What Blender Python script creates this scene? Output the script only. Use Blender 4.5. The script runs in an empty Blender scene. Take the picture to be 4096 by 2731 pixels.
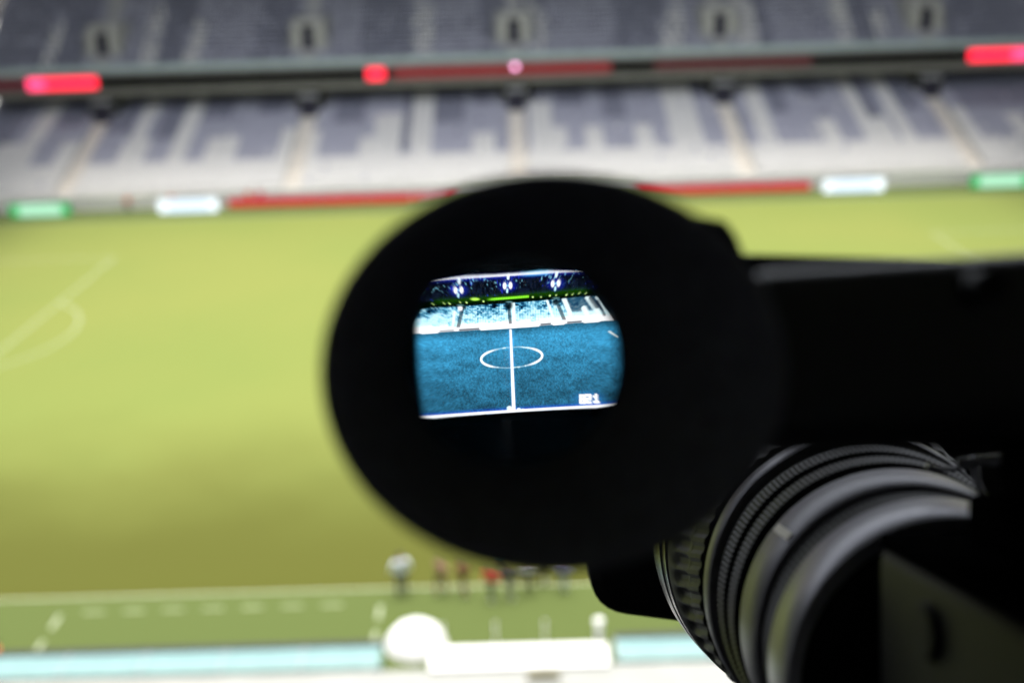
import bpy, bmesh, math, random
import numpy as np
from mathutils import Matrix, Vector, Euler

R = math.radians
random.seed(7)
RNG = np.random.default_rng(11)
scene = bpy.context.scene
COL = scene.collection

# ------------------------------------------------------------------ camera
CAM_LOC = Vector((-0.97, -73.6, 25.22))
PITCH, ROLL, YAW = R(20.033), R(1.786), R(-0.16)
cam_rot = (Matrix.Rotation(-YAW, 3, 'Z') @ Matrix.Rotation(math.pi / 2 - PITCH, 3, 'X') @ Matrix.Rotation(-ROLL, 3, 'Z'))
cd = bpy.data.cameras.new('camera')
cam = bpy.data.objects.new('camera', cd)
COL.objects.link(cam)
cam.matrix_world = Matrix.Translation(CAM_LOC) @ cam_rot.to_4x4()
cd.sensor_width = 36.0
cd.sensor_fit = 'HORIZONTAL'
cd.lens = 38.65
cd.clip_start = 0.01
cd.clip_end = 2000
FOCUS = 0.645
cd.dof.use_dof = True
cd.dof.focus_distance = FOCUS
cd.dof.aperture_fstop = 4.4
cd.dof.aperture_blades = 0
scene.camera = cam

# ------------------------------------------------------------------ sky, sun, exposure
EXPOSURE = 1.75
SUN_EL = 81
w = bpy.data.worlds.new('World')
scene.world = w
w.use_nodes = True
nt = w.node_tree
bg = nt.nodes['Background']
sky = nt.nodes.new('ShaderNodeTexSky')
sky.sky_type = 'NISHITA'
sky.sun_disc = False
sky.sun_elevation = R(SUN_EL)
sky.sun_rotation = R(0)
sky.air_density = 1.0
sky.dust_density = 4.0
sky.ozone_density = 1.0
hs = nt.nodes.new('ShaderNodeHueSaturation')
hs.inputs['Saturation'].default_value = 0.35
nt.links.new(sky.outputs[0], hs.inputs['Color'])
nt.links.new(hs.outputs[0], bg.inputs[0])
bg.inputs[1].default_value = 0.14
sl = bpy.data.lights.new('sun', 'SUN')
sl.energy = 1.1
sl.angle = R(22)
sl.color = (1.0, 0.97, 0.91)
so = bpy.data.objects.new('sun', sl)
COL.objects.link(so)
so.rotation_euler = (-R(90 - SUN_EL), 0, 0)
so.location = (0, -40, 120)

scene.view_settings.view_transform = 'Standard'
scene.view_settings.look = 'None'
scene.view_settings.exposure = EXPOSURE
scene.view_settings.gamma = 1
scene.view_settings.use_curve_mapping = False
scene.render.engine = 'CYCLES'
cy = scene.cycles
cy.use_denoising = True
cy.max_bounces = 6
cy.diffuse_bounces = 3
cy.glossy_bounces = 3
cy.transmission_bounces = 6
cy.sample_clamp_indirect = 8
cy.caustics_reflective = False

LIT = 2.0 ** (-EXPOSURE)      # emission that shows as 1.0 on a screen


# ------------------------------------------------------------------ helpers
def lin(c):
    return tuple(((v / 12.92) if v <= 0.04045 else ((v + 0.055) / 1.055) ** 2.4) for v in c)


def srgb8(r, g, b):
    return lin((r / 255, g / 255, b / 255))


def mat(name, col, rough=0.6, var=0.12, scale=6.0, spec=0.5, metal=0.0, emit=None, emit_s=0.0, bump=0.0, coords='Object'):
    m = bpy.data.materials.new(name)
    m.use_nodes = True
    t = m.node_tree
    b = t.nodes['Principled BSDF']
    b.inputs['Roughness'].default_value = rough
    b.inputs['Specular IOR Level'].default_value = spec
    b.inputs['Metallic'].default_value = metal
    tc = t.nodes.new('ShaderNodeTexCoord')
    nz = t.nodes.new('ShaderNodeTexNoise')
    nz.inputs['Scale'].default_value = scale
    nz.inputs['Detail'].default_value = 5
    t.links.new(tc.outputs[coords], nz.inputs['Vector'])
    rp = t.nodes.new('ShaderNodeValToRGB')
    rp.color_ramp.elements[0].position = 0.3
    rp.color_ramp.elements[1].position = 0.7
    rp.color_ramp.elements[0].color = tuple(c * (1 - var) for c in col) + (1,)
    rp.color_ramp.elements[1].color = tuple(min(1, c * (1 + var)) for c in col) + (1,)
    t.links.new(nz.outputs[0], rp.inputs[0])
    t.links.new(rp.outputs[0], b.inputs['Base Color'])
    if bump:
        bp = t.nodes.new('ShaderNodeBump')
        bp.inputs['Strength'].default_value = bump
        bp.inputs['Distance'].default_value = 0.001
        t.links.new(nz.outputs[0], bp.inputs['Height'])
        t.links.new(bp.outputs[0], b.inputs['Normal'])
    if emit:
        b.inputs['Emission Color'].default_value = tuple(emit) + (1,)
        b.inputs['Emission Strength'].default_value = emit_s
    return m


def tag(o, label=None, cat=None, group=None, kind=None):
    if label: o['label'] = label
    if cat: o['category'] = cat
    if group: o['group'] = group
    if kind: o['kind'] = kind
    return o


def empty(name, loc=(0, 0, 0), parent=None):
    o = bpy.data.objects.new(name, None)
    o.empty_display_size = 0.2
    COL.objects.link(o)
    o.location = loc
    if parent: o.parent = parent
    return o


def link_mesh(name, me, m=None, parent=None, loc=None):
    o = bpy.data.objects.new(name, me)
    COL.objects.link(o)
    if m is not None and len(me.materials) == 0:
        for mm in (m if isinstance(m, (list, tuple)) else [m]):
            me.materials.append(mm)
    if parent: o.parent = parent
    if loc: o.location = loc
    return o


def pydata(name, verts, faces, m, parent=None, smooth=False, mats=None, loc=None):
    me = bpy.data.meshes.new(name)
    me.from_pydata([tuple(map(float, v)) for v in verts], [], [tuple(map(int, f)) for f in faces])
    for mm in (m if isinstance(m, (list, tuple)) else [m]):
        me.materials.append(mm)
    if smooth:
        me.polygons.foreach_set('use_smooth', [True] * len(me.polygons))
    if mats is not None:
        me.polygons.foreach_set('material_index', mats)
    me.update()
    return link_mesh(name, me, None, parent, loc)


def box_bm(bm, x0, x1, y0, y1, z0, z1):
    vs = [bm.verts.new(p) for p in ((x0, y0, z0), (x1, y0, z0), (x1, y1, z0), (x0, y1, z0),
                                    (x0, y0, z1), (x1, y0, z1), (x1, y1, z1), (x0, y1, z1))]
    for f in ((0, 3, 2, 1), (4, 5, 6, 7), (0, 1, 5, 4), (1, 2, 6, 5), (2, 3, 7, 6), (3, 0, 4, 7)):
        bm.faces.new([vs[i] for i in f])
    return vs


def bm_obj(name, bm, m, parent=None, bevel=0.0, seg=2, smooth=False, loc=None):
    bmesh.ops.recalc_face_normals(bm, faces=bm.faces[:])
    if bevel:
        bmesh.ops.bevel(bm, geom=bm.edges[:], offset=bevel, segments=seg, profile=0.5, affect='EDGES', clamp_overlap=True)
    me = bpy.data.meshes.new(name)
    bm.to_mesh(me)
    bm.free()
    if smooth:
        me.polygons.foreach_set('use_smooth', [True] * len(me.polygons))
    return link_mesh(name, me, m, parent, loc)


def box(name, x0, x1, y0, y1, z0, z1, m, parent=None, bevel=0.0, seg=2, smooth=False):
    bm = bmesh.new()
    box_bm(bm, x0, x1, y0, y1, z0, z1)
    return bm_obj(name, bm, m, parent, bevel, seg, smooth)


def cyl_bm(bm, p0, p1, r0, r1, n=12):
    p0, p1 = Vector(p0), Vector(p1)
    d = (p1 - p0).normalized()
    a = d.orthogonal().normalized()
    b = d.cross(a)
    ra = [bm.verts.new(p0 + r0 * (math.cos(2 * math.pi * i / n) * a + math.sin(2 * math.pi * i / n) * b)) for i in range(n)]
    rb = [bm.verts.new(p1 + r1 * (math.cos(2 * math.pi * i / n) * a + math.sin(2 * math.pi * i / n) * b)) for i in range(n)]
    for i in range(n):
        bm.faces.new((ra[i], ra[(i + 1) % n], rb[(i + 1) % n], rb[i]))
    bm.faces.new(ra[::-1])
    bm.faces.new(rb)


def tube(name, p0, p1, r0, m, parent=None, r1=None, n=12, bevel=0):
    bm = bmesh.new()
    cyl_bm(bm, p0, p1, r0, r0 if r1 is None else r1, n)
    return bm_obj(name, bm, m, parent, bevel)


def grid_faces(nr, nc, wrap=True):
    f = []
    for i in range(nr - 1):
        for j in range(nc if wrap else nc - 1):
            k = (j + 1) % nc
            f.append((i * nc + j, i * nc + k, (i + 1) * nc + k, (i + 1) * nc + j))
    return f


# ------------------------------------------------------------------ materials
M = {}
M['concrete'] = mat('concrete', (0.40, 0.39, 0.36), 0.85, 0.12, 0.6)
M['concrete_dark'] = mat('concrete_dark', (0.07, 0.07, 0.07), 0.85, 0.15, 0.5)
M['terrace'] = mat('terrace', (0.34, 0.34, 0.34), 0.85, 0.1, 0.5)
M['fascia'] = mat('fascia', (0.20, 0.195, 0.17), 0.85, 0.1, 0.8)
M['front_wall'] = mat('front_wall', (0.82, 0.80, 0.74), 0.8, 0.06, 0.8)
M['stair'] = mat('stair', (0.80, 0.74, 0.64), 0.85, 0.1, 1.0)
M['vom_side'] = mat('vom_side', (0.40, 0.39, 0.36), 0.8, 0.08, 1.0)
M['gangway_shade'] = mat('gangway_shade', (0.02, 0.018, 0.035), 0.8, 0.1)  # near-black filling of the gangway mouths, their shade put into colour
M['seat_white'] = mat('seat_white', (0.66, 0.645, 0.61), 0.5, 0.06, 1.3)
M['seat_grey'] = mat('seat_grey', (0.36, 0.36, 0.42), 0.5, 0.10, 1.3)
M['seat_dark'] = mat('seat_dark', (0.195, 0.20, 0.25), 0.5, 0.12, 1.3)
M['roof'] = mat('roof', (0.07, 0.07, 0.075), 0.7, 0.1, 0.3)
M['steel'] = mat('steel', (0.35, 0.36, 0.38), 0.45, 0.08, 2, metal=0.3)
M['rail'] = mat('rail', (0.40, 0.48, 0.48), 0.3, 0.08, 2)
M['black_panel'] = mat('black_panel', (0.012, 0.012, 0.013), 0.5, 0.2)
M['light_baffle'] = mat('light_baffle', (0.5, 0.5, 0.53), 0.8, 0.2, 2)  # added walls round the camera, paled to lighten the eyecup rim
M['cream'] = mat('cream', (0.30, 0.305, 0.28), 0.8, 0.06, 0.8)
M['white_paint'] = mat('white_paint', (0.80, 0.80, 0.78), 0.6, 0.04, 1.5)
M['dash'] = mat('dash', (0.24, 0.28, 0.15), 0.9, 0.2, 3)
M['line'] = mat('line', (0.32, 0.36, 0.23), 0.9, 0.15, 3)
M['cyan'] = mat('cyan', (0.175, 0.30, 0.29), 0.35, 0.07, 0.9)
M['rubber'] = mat('rubber', (0.115, 0.115, 0.145), 0.75, 0.25, 300, spec=0.25, bump=0.15)
M['inner_black'] = mat('inner_black', (0.003, 0.003, 0.003), 0.95, 0.2, 200, spec=0.0)
M['black_plastic'] = mat('black_plastic', (0.009, 0.009, 0.0105), 0.55, 0.2, 400, spec=0.16, bump=0.25)
M['anodised'] = mat('anodised', (0.13, 0.127, 0.145), 0.40, 0.08, 250, spec=0.55, metal=0.35, bump=0.05)
M['lens_black'] = mat('lens_black', (0.022, 0.022, 0.024), 0.38, 0.15, 250, spec=0.5)
M['front_rim'] = mat('front_rim', (0.05, 0.05, 0.055), 0.22, 0.1, 250, spec=0.6, metal=0.3)
M['grip_rubber'] = mat('grip_rubber', (0.016, 0.016, 0.017), 0.5, 0.2, 300, spec=0.22)
M['metal'] = mat('metal', (0.55, 0.55, 0.58), 0.3, 0.1, 200, metal=1.0)
M['bare_metal'] = mat('bare_metal', (0.22, 0.22, 0.24), 0.25, 0.1, 200, metal=0.4)
M['arm_plastic'] = mat('arm_plastic', (0.022, 0.022, 0.026), 0.42, 0.15, 400, spec=0.4, bump=0.1)
M['satin'] = mat('satin', (0.22, 0.215, 0.24), 0.34, 0.06, 250, spec=0.55, metal=0.35)
M['tick'] = mat('tick', (0.92, 0.88, 0.75), 0.5, 0.05, 100)
M['skin'] = mat('skin', (0.42, 0.24, 0.17), 0.6, 0.08, 8)
M['hair'] = mat('hair', (0.03, 0.02, 0.015), 0.6, 0.2, 30)
M['shoe'] = mat('shoe', (0.75, 0.76, 0.74), 0.5, 0.05, 10)
M['olive'] = mat('olive', (0.26, 0.25, 0.17), 0.8, 0.2, 6)


def grass_mat():
    m = bpy.data.materials.new('grass')
    m.use_nodes = True
    t = m.node_tree
    b = t.nodes['Principled BSDF']
    b.inputs['Roughness'].default_value = 0.9
    b.inputs['Specular IOR Level'].default_value = 0.1
    b.inputs['Sheen Weight'].default_value = 0.12
    b.inputs['Sheen Tint'].default_value = (0.8, 0.9, 0.4, 1)
    tc = t.nodes.new('ShaderNodeTexCoord')

    def noise(scale, detail=4):
        n = t.nodes.new('ShaderNodeTexNoise')
        n.inputs['Scale'].default_value = scale
        n.inputs['Detail'].default_value = detail
        t.links.new(tc.outputs['Object'], n.inputs['Vector'])
        return n

    def ramp(n, p0, c0, p1, c1):
        r = t.nodes.new('ShaderNodeValToRGB')
        r.color_ramp.elements[0].position, r.color_ramp.elements[1].position = p0, p1
        r.color_ramp.elements[0].color, r.color_ramp.elements[1].color = c0 + (1,), c1 + (1,)
        t.links.new(n.outputs[0], r.inputs[0])
        return r
    big = ramp(noise(0.035, 3), 0.35, (0.168, 0.205, 0.048), 0.65, (0.195, 0.215, 0.052))
    fine = ramp(noise(14, 6), 0.3, (0.62, 0.66, 0.6), 0.7, (1.0, 1.0, 1.0))
    mul = t.nodes.new('ShaderNodeMix')
    mul.data_type = 'RGBA'
    mul.blend_type = 'MULTIPLY'
    mul.inputs[0].default_value = 0.8
    t.links.new(big.outputs[0], mul.inputs[6])
    t.links.new(fine.outputs[0], mul.inputs[7])
    # worn, browner turf toward the near touchline; its weaker sheen put into the colour
    sep = t.nodes.new('ShaderNodeSeparateXYZ')
    t.links.new(tc.outputs['Object'], sep.inputs[0])
    wob = noise(0.12, 3)
    add = t.nodes.new('ShaderNodeMath')
    add.operation = 'MULTIPLY_ADD'
    add.inputs[1].default_value = 9.0
    t.links.new(wob.outputs[0], add.inputs[0])
    t.links.new(sep.outputs[1], add.inputs[2])
    mr = t.nodes.new('ShaderNodeMapRange')
    mr.interpolation_type = 'SMOOTHSTEP'
    mr.inputs['From Min'].default_value = -8
    mr.inputs['From Max'].default_value = -27
    t.links.new(add.outputs[0], mr.inputs['Value'])
    worn_dim = t.nodes.new('ShaderNodeMix')
    worn_dim.data_type = 'RGBA'
    worn_dim.inputs[7].default_value = (0.074, 0.079, 0.0125, 1)
    t.links.new(mr.outputs[0], worn_dim.inputs[0])
    t.links.new(mul.outputs[2], worn_dim.inputs[6])
    # run-off turf outside the touchlines is a different, greener sward
    gt = t.nodes.new('ShaderNodeMath')
    gt.operation = 'ABSOLUTE'
    t.links.new(sep.outputs[1], gt.inputs[0])
    g2 = t.nodes.new('ShaderNodeMapRange')
    g2.inputs['From Min'].default_value = 33.9
    g2.inputs['From Max'].default_value = 34.3
    t.links.new(gt.outputs[0], g2.inputs['Value'])
    run = t.nodes.new('ShaderNodeMix')
    run.data_type = 'RGBA'
    run.inputs[7].default_value = (0.080, 0.106, 0.029, 1)
    t.links.new(g2.outputs[0], run.inputs[0])
    t.links.new(worn_dim.outputs[2], run.inputs[6])
    t.links.new(run.outputs[2], b.inputs['Base Color'])
    return m


M['grass'] = grass_mat()

# ------------------------------------------------------------------ ground and pitch
tag(pydata('ground', [(-400, -400, -0.02), (400, -400, -0.02), (400, 400, -0.02), (-400, 400, -0.02)], [(0, 1, 2, 3)], M['concrete']), kind='structure')
pitch = tag(pydata('pitch', [(-60, -41.4, 0), (60, -41.4, 0), (60, 39.2, 0), (-60, 39.2, 0)], [(0, 1, 2, 3)], M['grass']), kind='structure')
ZL = 0.006


def line(x0, y0, x1, y1, wd=0.12, name='painted_line', mm='line'):
    d = Vector((x1 - x0, y1 - y0, 0)).normalized()
    n = Vector((-d.y, d.x, 0)) * wd / 2
    a, b = Vector((x0, y0, ZL)), Vector((x1, y1, ZL))
    return pydata(name, [a - n, b - n, b + n, a + n], [(0, 1, 2, 3)], M[mm], pitch)


def arc(cx, cy, r, a0, a1, n=96, wd=0.12):
    v, f = [], []
    for i in range(n + 1):
        a = a0 + (a1 - a0) * i / n
        for q in (r - wd / 2, r + wd / 2):
            v.append((cx + q * math.cos(a), cy + q * math.sin(a), ZL))
    for i in range(n):
        f.append((2 * i, 2 * i + 1, 2 * i + 3, 2 * i + 2))
    return pydata('painted_arc', v, f, M['line'], pitch)


line(-52.5, -34, 52.5, -34)
line(-52.5, 34, 52.5, 34)
line(-52.5, -33.94, -52.5, 33.94)
line(52.5, -33.94, 52.5, 33.94)
line(0, -33.94, 0, 33.94)
arc(0, 0, 9.15, 0, 2 * math.pi, 160)
for s in (-1, 1):
    for yy in (-20.16, 20.16):
        line(s * 52.44, yy, s * 36.06, yy)
    line(s * 36, -20.22, s * 36, 20.22)
    for yy in (-9.16, 9.16):
        line(s * 52.44, yy, s * 47.06, yy)
    line(s * 47, -9.22, s * 47, 9.22)
    h = math.acos(5.56 / 9.15)
    c0 = math.pi if s > 0 else 0
    arc(s * 41.5, 0, 9.15, c0 - h, c0 + h, 60)
# dashed outlines of the two technical areas
for xa, xb in ((-19.8, -6.75), (6.75, 19.8)):
    x = xa + 0.9
    while x < xb - 1.0:
        line(x, -35.1, x + 0.85, -35.1, 0.14, 'painted_dash', 'dash')
        x += 1.62
    for xs in (xa, xb):
        y = -35.25
        while y > -40.6:
            line(xs, y, xs, y - 0.95, 0.16, 'painted_dash')
            y -= 1.75

# ------------------------------------------------------------------ the far stand
AISLES = (-48, -24, 0, 24, 48)
Y0, Z0, T0, S0, N0 = 40.0, 1.2, 0.8, 0.288, 25      # lower tier
Y1, Z1, T1, S1, N1 = 56.6, 12.3, 0.75, 0.55, 34     # upper tier
XW = 62.0
stand = tag(empty('grandstand', (0, 40, 0)), 'far two-tier stadium stand with white and grey seats across the pitch', 'grandstand')
OY = -40.0


def steps(y0, z0, t, s, n, x0, x1, base):
    v, f = [], []
    for i in range(n):
        y, z = y0 + i * t, z0 + i * s
        v += [(x0, y, z - (s if i else 0)), (x1, y, z - (s if i else 0)), (x0, y, z), (x1, y, z)]
    v += [(x0, y0 + n * t, z0 + (n - 1) * s), (x1, y0 + n * t, z0 + (n - 1) * s)]
    for i in range(n):
        b = 4 * i
        if i: f.append((b, b + 1, b + 3, b + 2))
        f.append((b + 2, b + 3, b + 5 if i == n - 1 else b + 5, b + 4))
    return v, f


v, f = steps(Y0, Z0, T0, S0, N0, -XW, XW, 0)
pydata('lower_tier', [(a, b + OY, c) for a, b, c in v], f, M['terrace'], stand)
v, f = steps(Y1, Z1, T1, S1, N1, -XW, XW, 0)
pydata('upper_tier', [(a, b + OY, c) for a, b, c in v], f, M['terrace'], stand)
box('front_wall', -XW, XW, Y0 + OY - 0.45, Y0 + OY - 0.005, 0, Z0 + 0.35, M['front_wall'], stand, 0.02)
box('back_wall', -XW, XW, Y0 + OY + 20.3, Y0 + OY + 20.7, 0, 9.88, M['terrace'], stand)
box('fascia', -XW, XW, 55.62 + OY, 56.5 + OY, 9.75, 12.25, M['fascia'], stand, 0.03)
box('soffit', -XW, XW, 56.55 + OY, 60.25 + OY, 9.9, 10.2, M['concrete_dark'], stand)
for i in range(41):       # glazed balustrade along the upper tier front
    xa = -XW + i * (2 * XW / 41)
    box('balustrade_panel', xa + 0.04, xa + 2 * XW / 41 - 0.04, 56.0 + OY, 56.03 + OY, 12.3, 13.05, M['rail'], stand)

WHITE = [(-60, -57.5, 47), (-58, -55.5, 50), (-55.5, -53.6, 61), (-50.8, -48.6, 50), (-44, -41.2, 50), (-43.6, -41.9, 61), (-38.3, -36.6, 61), (-34.4, -31.1, 50.2),
         (-26.4, -24.9, 52), (-23.1, -22.2, 51), (-17.6, -16, 49.5), (-16, -13.2, 54.3), (-11.9, -9.7, 61), (-5.1, -2.3, 49.6), (1.3, 4.0, 56), (4, 5.6, 50),
         (7.6, 9.6, 49.8), (13.1, 15, 50.4), (17, 20.4, 61), (26.4, 28.5, 61), (33.4, 35.6, 50.3), (37.9, 39.6, 61), (39.6, 41.3, 50), (41.9, 43.5, 61), (49.2, 50.7, 51.6), (54.5, 56.5, 50.5)]
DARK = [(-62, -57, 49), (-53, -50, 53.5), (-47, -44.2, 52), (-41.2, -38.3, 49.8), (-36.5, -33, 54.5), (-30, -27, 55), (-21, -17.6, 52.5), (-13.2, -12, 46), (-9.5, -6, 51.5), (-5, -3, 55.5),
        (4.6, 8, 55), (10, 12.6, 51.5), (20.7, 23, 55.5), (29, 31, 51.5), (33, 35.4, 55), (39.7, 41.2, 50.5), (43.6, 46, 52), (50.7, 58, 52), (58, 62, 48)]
USTRIPE = [(-55, -53.4), (-43.6, -41.6), (-38.3, -36.4), (-11.8, -9.6), (1.6, 4.2), (17, 20), (26.2, 28.4), (37.6, 39.4), (42, 43.6)]

SEATV = [(-0.21, 0.02, 0.40), (0.21, 0.02, 0.40), (0.21, 0.40, 0.37), (-0.21, 0.40, 0.37),
         (-0.21, 0.02, 0.45), (0.21, 0.02, 0.45), (0.21, 0.40, 0.42), (-0.21, 0.40, 0.42),
         (-0.20, 0.38, 0.42), (0.20, 0.38, 0.42), (0.20, 0.50, 0.82), (-0.20, 0.50, 0.82),
         (-0.20, 0.43, 0.42), (0.20, 0.43, 0.42), (0.20, 0.54, 0.82), (-0.20, 0.54, 0.82),
         (-0.05, 0.30, 0.0), (0.05, 0.30, 0.0), (0.05, 0.40, 0.0), (-0.05, 0.40, 0.0), (-0.05, 0.30, 0.38), (0.05, 0.30, 0.38), (0.05, 0.40, 0.38), (-0.05, 0.40, 0.38)]
SEATF = [(4, 5, 6, 7), (0, 1, 5, 4), (0, 4, 7, 3), (1, 2, 6, 5), (0, 3, 2, 1),
         (8, 9, 10, 11), (10, 14, 15, 11), (12, 15, 14, 13), (8, 11, 15, 12), (9, 13, 14, 10),
         (16, 17, 21, 20), (17, 18, 22, 21), (19, 16, 20, 23)]
SV, SF = np.array(SEATV), np.array(SEATF)


def hit(tab, x, y=None):
    for r in tab:
        if r[0] <= x < r[1] and (y is None or y < r[2]):
            return True
    return False


def seat_rows(y0, z0, t, s, n, upper):
    P, K = [], []
    for i in range(n):
        for j in range(int(2 * XW / 0.5)):
            x = -XW + 0.25 + j * 0.5
            da = min(abs(x - a) for a in AISLES)
            y = y0 + i * t + 0.12
            if da < (1.15 if not upper else 1.0): continue
            if upper:
                if da < 2.3 and 58.0 < y < 63.4: continue
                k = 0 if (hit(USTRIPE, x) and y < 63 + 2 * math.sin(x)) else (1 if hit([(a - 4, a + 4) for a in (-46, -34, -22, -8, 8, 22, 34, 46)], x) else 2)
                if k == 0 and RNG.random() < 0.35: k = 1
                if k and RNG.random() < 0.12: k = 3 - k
            else:
                if da < 2.0 and y > 55.4: continue
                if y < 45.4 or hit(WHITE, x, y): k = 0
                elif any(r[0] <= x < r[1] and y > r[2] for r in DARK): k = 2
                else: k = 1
                if RNG.random() < 0.03: k = min(2, max(0, k + int(RNG.integers(-1, 2))))
            P.append((x, y + OY, z0 + i * s))
            K.append(k)
    return np.array(P), np.array(K)


SEATM = [M['seat_white'], M['seat_grey'], M['seat_dark']]


def seat_mesh(name, P, K):
    nv = len(SV)
    V = (P[:, None, :] + SV[None]).reshape(-1, 3)
    F = (np.arange(len(P))[:, None, None] * nv + SF[None]).reshape(-1, 4)
    me = bpy.data.meshes.new(name)
    me.vertices.add(len(V))
    me.vertices.foreach_set('co', V.astype(np.float32).ravel())
    me.loops.add(F.size)
    me.loops.foreach_set('vertex_index', F.astype(np.int32).ravel())
    me.polygons.add(len(F))
    me.polygons.foreach_set('loop_start', np.arange(0, F.size, 4, dtype=np.int32))
    for m in SEATM: me.materials.append(m)
    me.update()
    me.polygons.foreach_set('material_index', np.repeat(K, len(SF)).astype(np.int32))
    me.validate()
    return link_mesh(name, me, None, stand)


P, K = seat_rows(Y0, Z0, T0, S0, N0, False)
front = P[:, 1] < Y0 + OY + 0.5
seat_one = bpy.data.meshes.new('seat')
seat_one.from_pydata([tuple(v) for v in SEATV], [], SEATF)
seat_one.materials.append(M['seat_white'])
for p in P[front]:
    link_mesh('seat', seat_one, None, stand, tuple(map(float, p)))
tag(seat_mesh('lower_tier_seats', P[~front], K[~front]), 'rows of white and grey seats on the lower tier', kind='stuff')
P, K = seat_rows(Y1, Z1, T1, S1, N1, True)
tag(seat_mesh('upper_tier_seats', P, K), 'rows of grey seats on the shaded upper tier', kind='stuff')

for a in AISLES:
    # lower tier stair with half steps, running up to its vomitory
    bm = bmesh.new()
    for i in range(19):
        y, z = Y0 + OY + i * T0, Z0 + i * S0
        box_bm(bm, a - 0.95, a + 0.95, y + 0.003, y + T0 * 0.5, z - 0.1, z + 0.004)
        box_bm(bm, a - 0.95, a + 0.95, y + T0 * 0.5, y + T0 - 0.003, z - 0.1, z + S0 * 0.5)
    bm_obj('aisle_stairs', bm, M['stair'], stand)
    vm = empty('vomitory', (a, 55.4 + OY, Z0 + 19 * S0), stand)
    box('opening_shade', -0.85, 0.85, 0.15, 3.6, 0.01, 2.0, M['gangway_shade'], vm)
    for s in (-1, 1):
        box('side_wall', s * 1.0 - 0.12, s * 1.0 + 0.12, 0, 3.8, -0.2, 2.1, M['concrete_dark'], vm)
    box('lintel', -1.12, 1.12, -0.02, 3.8, 2.11, 2.45, M['terrace'], vm)
    # upper tier: pale walls round the gangway mouth, stair above and below it
    vu = empty('vomitory', (a, 58.9 + OY, Z1 + 3 * S1), stand)
    box('opening_shade', -0.68, 0.68, 0.0, 3.4, 0.0, 2.3, M['gangway_shade'], vu)
    for s in (-1, 1):
        bm = bmesh.new()
        x0, x1 = sorted((s * 0.7, s * 1.9))
        box_bm(bm, x0, x1, 0, 4.2, -0.3, 2.6)
        bm_obj('side_wall', bm, M['vom_side'], vu, 0.03)
    box('lintel', -1.85, 1.85, 0.9, 4.2, 2.61, 3.3, M['vom_side'], vu, 0.03)
    for rg in (range(0, 3), range(9, N1)):
        bm = bmesh.new()
        for i in rg:
            y, z = Y1 + OY + i * T1, Z1 + i * S1
            box_bm(bm, a - 0.8, a + 0.8, y + 0.003, y + T1 * 0.5, z - 0.1, z + 0.004)
            box_bm(bm, a - 0.8, a + 0.8, y + T1 * 0.5, y + T1 - 0.003, z - 0.1, z + S1 * 0.5)
        bm_obj('aisle_stairs', bm, M['vom_side'], stand)

# unseen stand roof on columns, front edge set to shade the rear seats
rb = bmesh.new()
for (ya, yb, za, zb) in ((47.5, 84, 36.0, 39.0),):
    vs = [rb.verts.new(p) for p in ((-70, ya + OY, za), (70, ya + OY, za), (70, yb + OY, zb), (-70, yb + OY, zb),
                                    (-70, ya + OY, za + 0.6), (70, ya + OY, za + 0.6), (70, yb + OY, zb + 0.6), (-70, yb + OY, zb + 0.6))]
    for q in ((0, 3, 2, 1), (4, 5, 6, 7), (0, 1, 5, 4), (1, 2, 6, 5), (2, 3, 7, 6), (3, 0, 4, 7)):
        rb.faces.new([vs[i] for i in q])
bm_obj('roof', rb, M['roof'], stand)
box('rear_wall', -XW, XW, 82.5 + OY, 82.9 + OY, 0, 38.5, M['concrete_dark'], stand)
for x in range(-60, 61, 24):
    tube('roof_column', (x + 6, 82.0 + OY, 30.6), (x + 6, 82.0 + OY, 38.7), 0.35, M['steel'], stand)

# ------------------------------------------------------------------ LED ribbon along the fascia
def emat(name, c, s):
    return mat(name, tuple(v * 0.2 for v in c), 0.4, 0.05, 2, emit=c, emit_s=s * LIT)


E_red = emat('led_red', (1.0, 0.012, 0.045), 2.6)
E_pink = emat('led_pink', (1.0, 0.05, 0.16), 2.6)
E_dim = emat('led_dim', (0.20, 0.010, 0.018), 1.0)
E_dim2 = emat('led_dim2', (0.06, 0.006, 0.012), 1.0)
E_dot = emat('led_dot', (1.0, 0.45, 0.75), 4.0)
E_dark = mat('led_off', (0.008, 0.008, 0.008), 0.7, spec=0.05)
ribbon = tag(empty('ribbon_display', (0, 55.45, 10.6)), 'long narrow LED ribbon display glowing red along the upper tier edge', 'LED display')
x = -61.0
while x < 61:
    c = x + 0.5
    if -55.9 < c < -53.9: mm = E_pink
    elif -55.9 < c < -48.4: mm = E_red
    elif -17.5 < c < -14.5: mm = E_red
    elif 51.6 < c < 57: mm = E_red
    elif 57 <= c: mm = E_pink
    elif -14.5 < c < 11.5: mm = E_dim
    elif 16 < c < 34: mm = E_dim2
    elif -61 < c < -56: mm = E_dim2
    else: mm = E_dark
    p = box('display_panel', x + 0.01, x + 0.99, 0, 0.15, 0.05, 1.25, mm, ribbon)
    x += 1.0
box('indicator_light', -0.28, 0.28, -0.06, -0.002, 0.75, 1.25, E_dot, ribbon)

# ------------------------------------------------------------------ pitch-side boards on the far touchline
B_green = emat('board_green', (0.06, 0.66, 0.18), 0.75)
B_greenw = emat('board_green_pale', (0.50, 0.92, 0.64), 1.0)
B_white = emat('board_white', (0.85, 0.95, 1.0), 1.6)
B_whiteb = emat('board_blue_white', (0.70, 0.85, 1.0), 1.35)
B_red = emat('board_red', (0.80, 0.035, 0.05), 0.8)
B_redp = emat('board_red_pale', (0.80, 0.35, 0.38), 0.7)


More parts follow.
